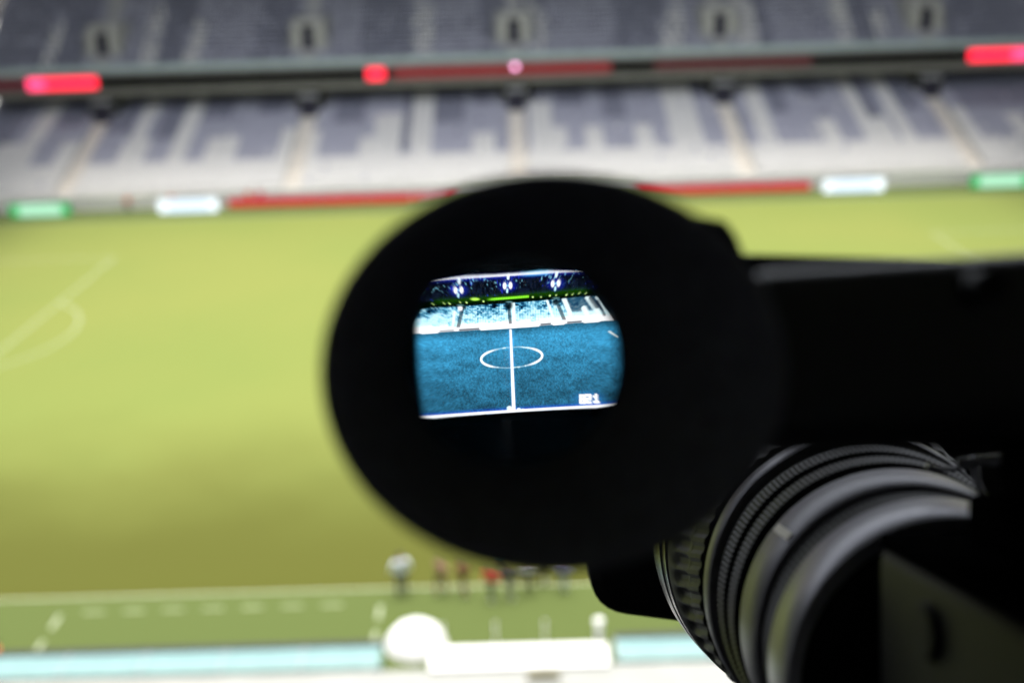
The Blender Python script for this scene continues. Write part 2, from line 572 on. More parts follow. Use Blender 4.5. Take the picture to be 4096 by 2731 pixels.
def board(x0, x1, y, h, face, inset, name, label, cat, group=None):
    r = tag(empty(name, ((x0 + x1) / 2, y, 0)), label, cat, group)
    L = x1 - x0
    box('cabinet', -L / 2, L / 2, 0.03, 0.22, 0.03, h, M['black_panel'], r, 0.01)
    box('screen_face', -L / 2 + 0.02, L / 2 - 0.02, 0.0, 0.028, 0.06, h - 0.02, face, r)
    if inset:
        box('printed_panel', -L / 2 + 0.9, L / 2 - 0.9, -0.008, -0.002, 0.12, h - 0.10, inset, r)
    for s in (-1, 1):
        box('foot', s * (L / 2 - 0.5) - 0.05, s * (L / 2 - 0.5) + 0.05, 0.22, 0.8, 0.0, 0.05, M['steel'], r)
    return r


board(-52.2, -46.0, 37.0, 1.4, B_green, B_greenw, 'advertising_board', 'green LED advertising board with pale middle at far left of the pitch', 'board')
board(46.0, 52.2, 37.0, 1.4, B_green, B_greenw, 'advertising_board', 'green LED advertising board with pale middle at far right of the pitch', 'board')
board(-37.0, -30.9, 37.0, 1.4, B_white, B_whiteb, 'advertising_board', 'glowing white LED advertising board on the left of the far touchline', 'board')
board(31.0, 37.2, 37.0, 1.4, B_white, B_whiteb, 'advertising_board', 'glowing white LED advertising board on the right of the far touchline', 'board')
RG = 'red boards in front of the far stand'
WH = ['next to the white board on the left', 'left of the aisle stairs behind it', 'third in the left red row', 'last before the white and red board']
for i in range(4):
    xa = -30.2 + i * 4.75
    board(xa, xa + 4.7, 38.6, 0.95, B_red, None, 'advertising_board', 'plain red board, ' + WH[i], 'board', RG)
board(-11.1, -6.5, 38.6, 0.95, B_red, B_redp, 'advertising_board', 'red board with pale pink middle just left of the viewfinder eyecup', 'board', RG)
WR = ['just right of the viewfinder eyecup', 'second right of the eyecup', 'third right of the eyecup', 'last before the white board on the right']
for i in range(4):
    xa = 11.9 + i * 4.55
    board(xa, xa + 4.5, 38.4, 0.95, B_red, None, 'advertising_board', 'plain red board, ' + WR[i], 'board', RG)

# ------------------------------------------------------------------ near side: dugouts, canopy, parasol, parapet
def dugout(x0, x1, label):
    r = tag(empty('team_dugout', ((x0 + x1) / 2, -41.6, 0)), label, 'dugout', 'team dugouts on the near touchline')
    L = (x1 - x0) / 2
    n = max(2, round(2 * L / 3.0))
    wd = 2 * L / n
    for i in range(n):
        bm = bmesh.new()
        xa, xb = -L + i * wd + 0.03, -L + (i + 1) * wd - 0.03
        pr = [(0.55, 2.17), (0.2, 2.26), (-0.25, 2.27), (-0.64, 2.20)]
        top = [[bm.verts.new((q, y, z)) for y, z in pr] for q in (xa, xb)]
        bot = [[bm.verts.new((q, y, z - 0.03)) for y, z in pr] for q in (xa, xb)]
        for k in range(3):
            bm.faces.new((top[0][k], top[1][k], top[1][k + 1], top[0][k + 1]))
            bm.faces.new((bot[0][k], bot[0][k + 1], bot[1][k + 1], bot[1][k]))
        for e in (0, 1):
            for k in range(3):
                bm.faces.new((top[e][k], top[e][k + 1], bot[e][k + 1], bot[e][k]))
        bm.faces.new((top[0][0], bot[0][0], bot[1][0], top[1][0]))
        bm.faces.new((top[0][3], top[1][3], bot[1][3], bot[0][3]))
        bm_obj('roof_panel', bm, M['cyan'], r)
        box('roof_rib', -L + i * wd - 0.025, -L + i * wd + 0.025, -0.62, 0.54, 2.10, 2.24, M['steel'], r)
        box('bench_seat', xa, xb, -0.35, 0.05, 0.40, 0.46, M['seat_dark'], r, 0.01)
        box('bench_back', xa, xb, -0.42, -0.36, 0.5, 1.0, M['seat_dark'], r, 0.01)
    box('front_beam', -L, L, 0.56, 0.86, 2.02, 2.20, M['black_panel'], r, 0.01)
    box('back_wall', -L, L, -0.70, -0.65, 0.02, 2.15, M['cyan'], r)
    box('bench_plinth', -L, L, -0.30, 0.0, 0.01, 0.39, M['steel'], r)
    for s in (-1, 1):
        box('side_panel', s * L - 0.02, s * L + 0.02, -0.64, 0.3, 0.02, 2.10, M['cyan'], r)
    return r


dugout(-19.6, -5.9, 'long team dugout with pale cyan roof panels at bottom left')
dugout(2.2, 15.0, 'team dugout with pale cyan roof panels, mostly hidden behind the lens')

tc_ = tag(empty('tunnel_canopy', (-1.15, -41.9, 0)), 'white flat canopy over the tunnel between the two dugouts', 'canopy')
box('roof', -3.05, 3.05, -0.68, 0.6, 2.126, 2.26, M['white_paint'], tc_, 0.03)
for s in (-1, 1):
    box('side_wall', s * 3.0 - 0.03, s * 3.0 + 0.03, -0.45, 0.5, 0.0, 2.12, M['white_paint'], tc_)
box('front_gutter', -3.05, 3.05, 0.62, 0.72, 2.02, 2.14, M['black_panel'], tc_)
for i, x in enumerate((-2.62, -0.80, 0.92, 2.80)):
    bm = bmesh.new()
    rr = 0.032 if i < 3 else 0.14
    cyl_bm(bm, (0, 0, 0), (0, 0, 2.95), rr, rr * 0.9, 12)
    cyl_bm(bm, (0, 0, 0.0), (0, 0, 0.04), rr * 2.2, rr * 2.2, 12)
    cyl_bm(bm, (0, 0, 2.95), (0, 0, 3.0), rr * 1.3, rr * 1.1, 12)
    o = bm_obj('post', bm, M['white_paint'], None, loc=(x - 1.15, -41.06, 0))
    o.name = 'barrier_post'
    tag(o, ['slim white post beside the white parasol', 'slim white post, second from the white parasol', 'slim white post, third from the white parasol', 'thick white post at the canopy end nearest the lens hood'][i], 'post', 'white posts before the tunnel canopy')

pz = tag(empty('parasol', (-4.75, -41.0, 0)), 'round white parasol standing beside the tunnel canopy', 'parasol')
n, v, f = 16, [], []
prof = [(0.02, 3.0), (0.35, 2.96), (0.7, 2.80), (0.98, 2.52), (1.12, 2.20)]
for r_, z_ in prof:
    for j in range(n):
        q = r_ * (1.0 if j % 2 == 0 else 0.965)
        v.append((q * math.cos(2 * math.pi * j / n), q * math.sin(2 * math.pi * j / n), z_))
f = grid_faces(len(prof), n) + [tuple(range(n))]
pydata('canopy', v, f, M['white_paint'], pz, True)
tube('pole', (0, 0, 0.05), (0, 0, 2.98), 0.03, M['steel'], pz)
tube('base', (0, 0, 0), (0, 0, 0.06), 0.3, M['concrete_dark'], pz, 0.26, 20)
for j in range(8):
    a = 2 * math.pi * j / 8
    tube('rib', (0, 0, 2.95), (1.1 * math.cos(a), 1.1 * math.sin(a), 2.19), 0.01, M['steel'], pz, n=6)

near = tag(empty('grandstand', (0, -42.6, 0)), 'near stand with pale concrete parapet along the bottom edge of the photo', 'grandstand')
NY = 42.6
box('parapet', -60, 60, -43.9 + NY, -42.37 + NY, 0, 2.12, M['cream'], near, 0.02)
v, f = [], []
for i in range(27):       # stepped terrace under and before the camera platform
    y, z = -44.0 - i * 1.0, 2.0 + i * 0.76
    v += [(-60, y + NY, z), (60, y + NY, z), (60, y - 1.0 + NY, z), (-60, y - 1.0 + NY, z)]
    b = 4 * i
    f.append((b, b + 3, b + 2, b + 1))
    if i: f.append((b - 2, b - 1, b, b + 1))
pydata('terrace', v, f, M['terrace'], near)
box('camera_platform', -6, 6, -80 + NY, -72.4 + NY, 23.2, 23.58, M['concrete_dark'], near, 0.02)
for s in (-1, 1):
    box('light_baffle_wall', s * 5.9 - 0.1, s * 5.9 + 0.1, -80 + NY, -73.7 + NY, 23.59, 26.6, M['light_baffle'], near)  # unseen baffle walls and ceiling, added to keep light off the camera
box('light_baffle_back', -6, 6, -80.25 + NY, -80.02 + NY, 23.2, 26.6, M['light_baffle'], near)
box('light_baffle_ceiling', -6, 6, -80.2 + NY, -73.7 + NY, 26.61, 26.8, M['light_baffle'], near)
box('rear_wall', -60, 60, -86.4 + NY, -86 + NY, 0, 38, M['concrete_dark'], near)
box('rear_floor', -60, 60, -86 + NY, -71.1 + NY, 21.9, 22.15, M['concrete_dark'], near)
box('roof', -66, 66, -86.4 + NY, -50 + NY, 36.5, 37.1, M['roof'], near)  # unseen roof, put in to keep sky light off the camera
for x in (-6, 6):
    tube('guard_rail_post', (x * 0.98, -72.5 + NY, 23.58), (x * 0.98, -72.5 + NY, 24.2), 0.025, M['steel'], near)
tube('guard_rail', (-5.88, -72.5 + NY, 24.2), (5.88, -72.5 + NY, 24.2), 0.022, M['steel'], near)

eq = tag(empty('equipment_bag', (-0.35, -43.02, 2.12)), 'olive bag lying on the pale parapet at the bottom edge', 'bag')
bm = bmesh.new()
box_bm(bm, -0.55, 0.55, -0.16, 0.16, 0.0, 0.28)
bm_obj('bag_body', bm, M['olive'], eq, 0.09, 3, True)
for s in (-1, 1):
    bm = bmesh.new()
    for k in range(8):
        a0, a1 = math.pi * k / 8, math.pi * (k + 1) / 8
        cyl_bm(bm, (0.2 * math.cos(a0), s * 0.08, 0.26 + 0.1 * math.sin(a0)), (0.2 * math.cos(a1), s * 0.08, 0.26 + 0.1 * math.sin(a1)), 0.012, 0.012, 6)
    bm_obj('handle', bm, M['olive'], eq)

# end stands, out of frame, close the bowl and shade the corners
for s, wh in ((-1, 'left'), (1, 'right')):
    es = tag(empty('grandstand', (s * 62, 0, 0)), 'end stand behind the %s goal, beyond the edge of the photo' % wh, 'grandstand')
    v, f = [], []
    for i in range(30):
        xx, z = s * (1.5 + i), 1.2 + i * 0.8
        v += [(xx, -60, z), (xx, 60, z), (xx + s, 60, z), (xx + s, -60, z)]
        b = 4 * i
        f.append((b, b + 1, b + 2, b + 3))
        if i: f.append((b - 2, b - 1, b, b + 1))
    pydata('terrace', v, f, M['terrace'], es)
    x0, x1 = sorted((s * -11, s * 34))
    box('roof', x0, x1, -49.8, 47.3, 36.2, 36.8, M['roof'], es)  # unseen roof, drawn inward over the pitch to darken its sides
    x0, x1 = sorted((s * 33, s * 33.5))
    box('rear_wall', x0, x1, -60, 80, 0, 36.1, M['concrete_dark'], es)


# ------------------------------------------------------------------ people
def person_mesh(pose):
    """one continuous body; arms/legs posed. returns evaluated mesh with material indices skin, top, legs, shoes"""
    st, arm, lean = pose['stride'], pose['arms'], pose.get('lean', 0.0)
    V, E, RAD = [], [], []

    def add(p, r, prev=None):
        V.append(p)
        RAD.append(r)
        if prev is not None: E.append((prev, len(V) - 1))
        return len(V) - 1
    pel = add((0, 0, 0.96), (0.155, 0.115))
    bel = add((0, 0.01 + lean * .3, 1.10), (0.145, 0.105), pel)
    chest = add((0, lean * .7, 1.29), (0.175, 0.12), bel)
    sh = add((0, lean, 1.42), (0.12, 0.085), chest)
    neck = add((0, lean + 0.01, 1.51), (0.055, 0.055), sh)
    head = add((0, lean + 0.03, 1.60), (0.075, 0.09), neck)
    crown = add((0, lean + 0.02, 1.70), (0.072, 0.085), head)
    add((0, lean + 0.115, 1.60), (0.016, 0.016), head)
    for s in (-1, 1):
        shd = add((s * 0.185, lean, 1.40), (0.065, 0.065), sh)
        a = arm[0 if s < 0 else 1]
        el = add((s * 0.235 + a[0] * s, lean + a[1], 1.40 - a[2]), (0.046, 0.046), shd)
        wr = add((s * 0.235 + a[3] * s, lean + a[4], 1.40 - a[5]), (0.030, 0.030), el)
        d = (Vector(V[wr]) - Vector(V[el])).normalized()
        add(tuple(Vector(V[wr]) + d * 0.07), (0.036, 0.022), wr)
        hip = add((s * 0.095, 0, 0.88), (0.095, 0.10), pel)
        kn = add((s * 0.105, s * st * 0.5 + 0.03, 0.50), (0.062, 0.066), hip)
        an = add((s * 0.11, s * st, 0.09), (0.042, 0.046), kn)
        add((s * 0.125, s * st + 0.15, 0.045), (0.042, 0.034), an)
    me = bpy.data.meshes.new('person_skeleton')
    me.from_pydata(V, E, [])
    o = bpy.data.objects.new('person_skeleton', me)
    COL.objects.link(o)
    sk = o.modifiers.new('skin', 'SKIN')
    for i, r in enumerate(RAD):
        me.skin_vertices[0].data[i].radius = r
        me.skin_vertices[0].data[i].use_root = (i == 0)
    sub = o.modifiers.new('sub', 'SUBSURF')
    sub.levels = sub.render_levels = 2
    bpy.context.view_layer.update()
    dg = bpy.context.evaluated_depsgraph_get()
    out = bpy.data.meshes.new_from_object(o.evaluated_get(dg))
    bpy.data.objects.remove(o)
    # four fingers and a thumb on each hand
    bm = bmesh.new()
    bm.from_mesh(out)
    for s, wr_i in ((-1, None), (1, None)):
        a = arm[0 if s < 0 else 1]
        el = Vector((s * 0.235 + a[0] * s, lean + a[1], 1.40 - a[2]))
        wr = Vector((s * 0.235 + a[3] * s, lean + a[4], 1.40 - a[5]))
        d = (wr - el).normalized()
        side = Vector((0, 1, 0)) - d * d.y
        side.normalize()
        inn = d.cross(side) * s
        for k in range(4):
            b0 = wr + d * 0.075 + side * (0.026 - 0.017 * k)
            b1 = b0 + d * (0.045 - 0.005 * abs(k - 1.3)) + inn * 0.008
            b2 = b1 + d * 0.026 + inn * 0.018
            cyl_bm(bm, b0, b1, 0.009, 0.0085, 6)
            cyl_bm(bm, b1, b2, 0.0085, 0.006, 6)
        b0 = wr + d * 0.03 + side * 0.025
        b1 = b0 + d * 0.03 + side * 0.025
        cyl_bm(bm, b0, b1, 0.011, 0.008, 6)
    bm.to_mesh(out)
    bm.free()
    idx = []
    sleeve = pose.get('sleeve', 0.5)
    for p in out.polygons:
        c = p.center
        ax = abs(c.x)
        if c.z > 1.475 and ax < 0.13: k = 0
        elif c.z < 0.10: k = 3
        elif ax > 0.19 and c.z > 0.7:
            k = 1 if (1.40 - c.z) < sleeve and (1.40 - c.z) > -0.12 else 0
        elif c.z > 0.93: k = 1
        elif c.z < pose.get('hem', 0.0): k = 0
        else: k = 2
        idx.append(k)
    for m in (M['skin'], M['seat_white'], M['seat_dark'], M['shoe']):
        out.materials.append(m)
    out.polygons.foreach_set('material_index', idx)
    out.polygons.foreach_set('use_smooth', [True] * len(idx))
    out.name = 'person'
    return out


POSES = [
    dict(stride=0.05, arms=[(0.03, -0.02, 0.27, 0.05, 0.06, 0.51), (0.03, -0.02, 0.27, 0.04, 0.08, 0.50)], sleeve=0.45),
    dict(stride=0.20, arms=[(0.02, 0.08, 0.26, 0.02, 0.24, 0.44), (0.02, -0.12, 0.25, 0.03, -0.10, 0.50)], sleeve=0.24, hem=0.52, lean=0.03),
    dict(stride=-0.12, arms=[(0.10, -0.05, 0.24, 0.02, 0.08, 0.40), (0.10, -0.05, 0.24, 0.00, 0.10, 0.42)], sleeve=0.45),
]
PM = [person_mesh(p) for p in POSES]
hv, hf = [], []
for i in range(6):
    th = (i / 5) * 1.75
    for j in range(14):
        ph = 2 * math.pi * j / 14
        front_cut = 0.72 if math.sin(ph) > 0.2 else 1.0
        t = th * front_cut
        hv.append((0.086 * math.sin(t) * math.cos(ph), 0.102 * math.sin(t) * math.sin(ph), 0.105 * math.cos(t)))
hf = grid_faces(6, 14)
HAIR = bpy.data.meshes.new('hair')
HAIR.from_pydata(hv, [], hf)
HAIR.materials.append(M['hair'])


def person(x, y, rot, pose, top, legs, label, group, shoes=None, h=1.0, wide=1.12, z=0.0):
    o = bpy.data.objects.new('person', PM[pose])
    COL.objects.link(o)
    o.location = (x, y, z)
    o.rotation_euler = (0, 0, rot)
    o.scale = (h * wide, h * wide, h)
    for i, c in ((1, top), (2, legs), (3, shoes)):
        if c is not None:
            o.material_slots[i].link = 'OBJECT'
            o.material_slots[i].material = c
    hr = bpy.data.objects.new('hair', HAIR)
    COL.objects.link(hr)
    hr.parent = o
    hr.location = (0, POSES[pose].get('lean', 0) + 0.018, 1.675)
    tag(o, label, 'person', group)
    return o


def cloth(name, c):
    return mat('cloth_' + name, c, 0.85, 0.1, 12)


C_pale = cloth('pale_blue', (0.78, 0.85, 0.95))
C_char = cloth('charcoal', (0.09, 0.10, 0.12))
C_rose = cloth('dusty_rose', (0.42, 0.22, 0.18))
C_maroon = cloth('maroon', (0.22, 0.06, 0.05))
C_red = cloth('red', (0.70, 0.02, 0.05))
C_navy = cloth('navy', (0.06, 0.07, 0.12))
C_white = cloth('white', (0.80, 0.80, 0.86))
C_black = cloth('black', (0.012, 0.012, 0.014))
C_teal = cloth('teal', (0.10, 0.42, 0.50))
C_lilac = cloth('lilac', (0.55, 0.55, 0.85))
C_sky = cloth('pale_grey_blue', (0.42, 0.50, 0.55))
C_orange = cloth('orange', (0.90, 0.20, 0.03))
C_green = cloth('dark_green', (0.02, 0.05, 0.03))
GP = 'people on the near touchline'
person(-5.93, -34.4, 0.4, 0, C_pale, C_char, 'person in loose pale blue top and dark trousers, leftmost on the near touchline', GP, C_black, 1.08, 1.4)
person(-4.32, -34.5, -0.6, 1, C_rose, C_green, 'person in dusty pink top and dark shorts walking by the touchline', GP, None, 1.0)
person(-3.36, -34.6, 0.9, 1, C_maroon, C_black, 'person in maroon top and black shorts just under the eyecup rim', GP)
person(-2.22, -35.0, 2.6, 2, C_red, C_green, 'person in bright red top on the near touchline', GP, None, 0.98)
person(-1.48, -34.9, 3.0, 2, C_navy, C_char, 'person in navy top next to the person in red', GP)
person(-0.70, -34.6, 0.2, 0, C_white, C_black, 'person in white top and black trousers below the eyecup', GP, C_black)
person(-0.05, -34.0, 1.2, 0, C_black, C_black, 'person dressed in black, mostly hidden by the eyecup', GP, C_black)
person(0.72, -34.5, -0.4, 2, C_lilac, C_sky, 'person in pale lilac top beside the lens hood', GP)
person(-1.75, -32.9, 1.0, 0, C_teal, C_char, 'person in teal top almost hidden behind the eyecup bottom', GP)
person(-20.35, -39.4, 2.0, 0, C_orange, C_char, 'person in orange vest at the bottom left corner', 'stewards in orange', C_black)
person(-40.5, 38.2, 3.1, 0, C_orange, C_char, 'person in orange vest standing in front of the far stand', 'stewards in orange', C_black)
person(-36.0, 38.3, 3.3, 2, C_orange, C_char, 'person in orange vest behind the left white board', 'stewards in orange', C_black)
person(-28.2, 39.1, 3.0, 0, C_orange, C_black, 'person in orange vest behind the red boards on the left', 'stewards in orange', C_black)
person(-27.0, 39.1, 3.4, 2, C_red, C_black, 'person in red top behind the red boards on the left', 'people behind the far boards', C_black)

# ------------------------------------------------------------------ the television camera
# frame: x right, y forward along the lens, z up, in millimetres from the eyepoint height line; root sits at the body's base
BASE = Vector((172.0, 260.0, -190.0))
tvm = Matrix((cam_rot.col[0], -cam_rot.col[2], cam_rot.col[1])).transposed()
tv = empty('television_camera')
tv.matrix_world = Matrix.Translation(CAM_LOC + tvm @ (BASE * 0.001)) @ tvm.to_4x4()
tag(tv, 'black television camera with viewfinder eyecup, side arm and large zoom lens in the foreground', 'camera')


def L(p):
    return (Vector(p) - BASE) * 0.001


def tvmesh(name, verts, faces, m, parent=None, smooth=False, mats=None):
    o = pydata(name, [L(p) for p in verts], faces, m, parent or tv, smooth, mats)
    return o


def tvbox(name, x0, x1, y0, y1, z0, z1, m, parent=None, bevel=0.0, seg=3, rot=0.0):
    bm = bmesh.new()
    vs = box_bm(bm, x0, x1, y0, y1, z0, z1)
    if rot:
        c = Vector(((x0 + x1) / 2, (y0 + y1) / 2, (z0 + z1) / 2))
        bmesh.ops.rotate(bm, verts=bm.verts[:], cent=c, matrix=Matrix.Rotation(rot, 3, 'Y'))
    if bevel:
        bmesh.ops.recalc_face_normals(bm, faces=bm.faces[:])
        bmesh.ops.bevel(bm, geom=bm.edges[:], offset=bevel, segments=seg, profile=0.5, affect='EDGES', clamp_overlap=True)
    for v_ in bm.verts: v_.co = L(v_.co)
    return bm_obj(name, bm, m, parent or tv, 0, smooth=bool(bevel) and seg > 2)


# eyecup: rolled oval rim, funnel down to the round eyepiece
NS = 96
rings = [(302, 4, -4, 38, 36), (292, 5, -4.5, 42, 39), (272, 7.5, -6.0, 49, 43), (258, 9.2, -7.0, 53.0, 45.6), (253.5, 9.5, -7.2, 53.8, 46.4), (250.5, 9.5, -7.2, 53.2, 45.8),
         (249.3, 9.4, -7.2, 51.6, 44.3), (250.0, 9.2, -7.0, 49.6, 42.4), (253, 8.4, -6.6, 46.8, 40.4), (262, 6.0, -5.6, 39.4, 36.0), (272, 3.4, -4.5, 32.6, 31.6), (280, 0.8, -4.8, 29.4, 29.4),
         (285, 0.1, -5.0, 27.8, 27.8), (290, 0.1, -5.0, 27.7, 27.7)]
v = []
for d, cx, cz, ra, rb_ in rings:
    for j in range(NS):
        a = 2 * math.pi * j / NS
        ca, sa = math.cos(a), math.sin(a)
        v.append((cx + ra * ca, d, cz + rb_ * sa))
tvmesh('eyecup', v, grid_faces(len(rings), NS), M['rubber'], None, True)

# viewfinder housing: shell with sloping right shoulder, tube inside
ROLLV = R(3.6)
housing = empty('viewfinder_housing', L((10, 303, 0)), tv)
HL = L((10, 303, 0))


def sub(o):      # re-express a tv-frame child under the housing
    o.location = -HL
    return o


prof = [(-35, -34), (-35, 26), (-29, 32), (10, 33.2), (52, 34.4), (58.5, 33.2), (61.5, 29.5), (64.5, 22), (66, 10), (66, -24), (58, -36), (40, -40), (-26, -40)]
v = [(x, 302.5, z) for x, z in prof] + [(x, 400, z) for x, z in prof]
n = len(prof)
f = [(i, (i + 1) % n, n + (i + 1) % n, n + i) for i in range(n)] + [tuple(range(n, 2 * n))]
ns2 = 48                                               # front face with a round hole for the eyepiece
hole = [(1 + 30.5 * math.cos(2 * math.pi * j / ns2), 302.5, -3.6 + 30.5 * math.sin(2 * math.pi * j / ns2)) for j in range(ns2)]
o = tvmesh('shell', v, f, M['black_plastic'], housing)
sub(o)
def edge_at(a):          # where a ray from the eyepiece axis leaves the housing outline
    dx, dz = math.cos(a), math.sin(a)
    best = 1e9
    for i in range(n):
        (x1, z1), (x2, z2) = prof[i], prof[(i + 1) % n]
        ex_, ez_ = x2 - x1, z2 - z1
        det = dx * -ez_ + dz * ex_
        if abs(det) < 1e-9: continue
        t_ = ((x1 - 1) * -ez_ + (z1 + 3.6) * ex_) / det
        u_ = (dx * (z1 + 3.6) - dz * (x1 - 1)) / det
        if t_ > 0 and -1e-6 <= u_ <= 1 + 1e-6: best = min(best, t_)
    return best


v = hole[:]
for j in range(ns2):
    a = 2 * math.pi * j / ns2
    t_ = edge_at(a) - 0.3
    v.append((1 + t_ * math.cos(a), 302.6, -3.6 + t_ * math.sin(a)))
sub(tvmesh('front_plate', v, grid_faces(2, ns2), M['black_plastic'], housing))
v = []
for d, r_ in ((286, 30.4), (386, 30.4)):
    for j in range(64):
        a = 2 * math.pi * j / 64
        v.append((1 + r_ * math.cos(a), d, -3.6 + r_ * math.sin(a)))
sub(tvmesh('inner_tube', v, grid_faces(2, 64) + [tuple(range(64, 128))], M['inner_black'], housing, False))
v = []
for d, r_ in ((286, 30.35), (286, 29.9), (289.5, 29.9)):
    for j in range(64):
        a = 2 * math.pi * j / 64
        v.append((1 + r_ * math.cos(a), d, -3.6 + r_ * math.sin(a)))
sub(tvmesh('lens_retainer', v, grid_faces(3, 64), M['inner_black'], housing, False))

# magnifier glass: biconvex, coated, focal length about 120 mm
RC, NI, TH = 121.0, 1.5, 9.0
gm = bpy.data.materials.new('coated_glass')
gm.use_nodes = True
g = gm.node_tree
g.nodes.remove(g.nodes['Principled BSDF'])
rf = g.nodes.new('ShaderNodeBsdfRefraction')
rf.inputs['IOR'].default_value = NI
rf.inputs['Roughness'].default_value = 0.0
rf.inputs['Color'].default_value = (0.98, 0.99, 1.0, 1)
g.links.new(rf.outputs[0], g.nodes['Material Output'].inputs['Surface'])
LC = 294.5
NA, NR = 128, 40
v, f, nor = [], [], []
for side in (-1, 1):
    cen = Vector((1, LC - side * (RC - TH / 2), -3.6))
    base = len(v)
    apex = (1, LC + side * TH / 2, -3.6)
    v.append(apex)
    nor.append(Vector((0, side, 0)))
    for i in range(1, NR + 1):
        r_ = 29.8 * i / NR
        dy = math.sqrt(RC * RC - r_ * r_)
        for j in range(NA):
            a = 2 * math.pi * j / NA
            p = Vector((1 + r_ * math.cos(a), cen.y + side * dy, -3.6 + r_ * math.sin(a)))
            v.append(tuple(p))
            nor.append((p - cen).normalized())
    for j in range(NA):
        k = (j + 1) % NA
        t = (base, base + 1 + k, base + 1 + j)
        f.append(t if side > 0 else t[::-1])
        for i in range(NR - 1):
            q = (base + 1 + i * NA + j, base + 1 + i * NA + k, base + 1 + (i + 1) * NA + k, base + 1 + (i + 1) * NA + j)
            f.append(q if side > 0 else q[::-1])
nf = len(v) // 2
e0, e1 = 1 + (NR - 1) * NA, nf + 1 + (NR - 1) * NA
for j in range(NA):
    k = (j + 1) % NA
    f.append((e0 + j, e1 + j, e1 + k, e0 + k))
gl = tvmesh('magnifier_lens', v, f, gm, housing, True)
gl.data.normals_split_custom_set_from_vertices([tuple(q) for q in nor])
sub(gl)

# ---- viewfinder picture, painted per vertex on a glowing panel
U_DIST = 1.0 / (1.0 / 121.0 + 1.0 / (FOCUS * 1000 - LC))
YS = LC + U_DIST
MAG = (FOCUS * 1000 - LC) / U_DIST
CRP = 0.47843            # photo pixels per picture unit used in the layout below
PX = FOCUS * 1000 / 4397.0
GW, GH = 600, 350
HX, HY = 1000.0, 640.0
gx, gy = np.meshgrid(np.linspace(-HX, HX, GW), np.linspace(-HY, HY, GH))
ct, st_ = math.cos(ROLLV), math.sin(ROLLV)
SCR = CRP * PX / MAG       # picture unit -> mm on the panel
VX, VZ = (2062 - 2048) * PX, (1365.5 - 1370) * PX
CX, CZ = 1 + (VX - 1) / MAG, -3.6 + (VZ + 3.6) / MAG
ra_, rb_ = np.meshgrid(np.linspace(-960, 960, 61), np.linspace(-600, 600, 41))
ra_, rb_ = ra_.ravel(), rb_.ravel()
dr = np.stack([(2062 - 2048 + ra_ * CRP) / 4397.0, np.ones_like(ra_), (1365.5 - 1370 - rb_ * CRP) / 4397.0], -1)
dr /= np.linalg.norm(dr, axis=1)[:, None]
og = np.zeros_like(dr)


def sphere_hit(o_, d_, c_, near_):
    oc = o_ - c_
    b2 = (oc * d_).sum(1)
    q_ = b2 * b2 - (oc * oc).sum(1) + RC * RC
    t_ = -b2 + (-1 if near_ else 1) * np.sqrt(np.maximum(q_, 0))
    p_ = o_ + d_ * t_[:, None]
    return p_, (p_ - c_) / RC


def bend(d_, n_, eta):
    c1 = -(d_ * n_).sum(1)
    k_ = 1 - eta * eta * (1 - c1 * c1)
    return d_ * eta + n_ * (eta * c1 - np.sqrt(np.maximum(k_, 0)))[:, None]


p_, n_ = sphere_hit(og, dr, np.array([1, LC + (RC - TH / 2), -3.6]), True)
d1 = bend(dr, n_, 1 / NI)
p2, n2_ = sphere_hit(p_, d1, np.array([1, LC - (RC - TH / 2), -3.6]), False)
d2 = bend(d1, -n2_, NI)
ps = p2 + d2 * ((YS - p2[:, 1]) / d2[:, 1])[:, None]
sx_, sz_ = (ps[:, 0] - CX) / SCR / 1000, (ps[:, 2] - CZ) / SCR / 1000
okm = np.hypot(p_[:, 0] - 1, p_[:, 2] + 3.6) < 29


def basis(a, b):
    return np.stack([a ** i * b ** j for i in range(6) for j in range(6 - i)], -1)


BM = basis(sx_[okm], sz_[okm])
kx = np.linalg.lstsq(BM, ra_[okm], rcond=None)[0]
kz = np.linalg.lstsq(BM, rb_[okm], rcond=None)[0]
dxm, dzm = (gx * ct + gy * st_) * SCR, -(-gx * st_ + gy * ct) * SCR
BG = basis(dxm.ravel() / SCR / 1000, dzm.ravel() / SCR / 1000)
cx_ = 1072 + 0.75 * (BG @ kx).reshape(GH, GW) + 0.25 * dxm / SCR
cy_ = 773 + 0.75 * (BG @ kz).reshape(GH, GW) - 0.25 * dzm / SCR
gxp, gyp = cx_ - 1072, cy_ - 773
gyr = gxp * st_ + gyp * ct       # height in the upright picture


def smooth(a, b, x):
    t = np.clip((x - a) / (b - a), 0, 1)
    return t * t * (3 - 2 * t)


def vnoise(sx, sy, seed):
    r = np.random.default_rng(seed)
    ny, nx = int(2500 / sy) + 4, int(2800 / sx) + 4
    gr = r.random((ny, nx))
    X, Y = (cx_ + 300) / sx, (cy_ + 300) / sy
    i, j = np.floor(Y).astype(int), np.floor(X).astype(int)
    fy, fx = Y - i, X - j
    i, j = np.clip(i, 0, ny - 2), np.clip(j, 0, nx - 2)
    fx, fy = fx * fx * (3 - 2 * fx), fy * fy * (3 - 2 * fy)
    return gr[i, j] * (1 - fx) * (1 - fy) + gr[i, j + 1] * fx * (1 - fy) + gr[i + 1, j] * (1 - fx) * fy + gr[i + 1, j + 1] * fx * fy


img = np.zeros((GH, GW, 3))


def put(mask, col, k=1.0):
    global img
    m = (np.clip(mask, 0, 1) * k)[..., None]
    img = img * (1 - m) + np.array(lin(col)) * m


def add(mask, col, k=1.0):
    global img
    img = img + (np.clip(mask, 0, 1) * k)[..., None] * np.array(lin(col))


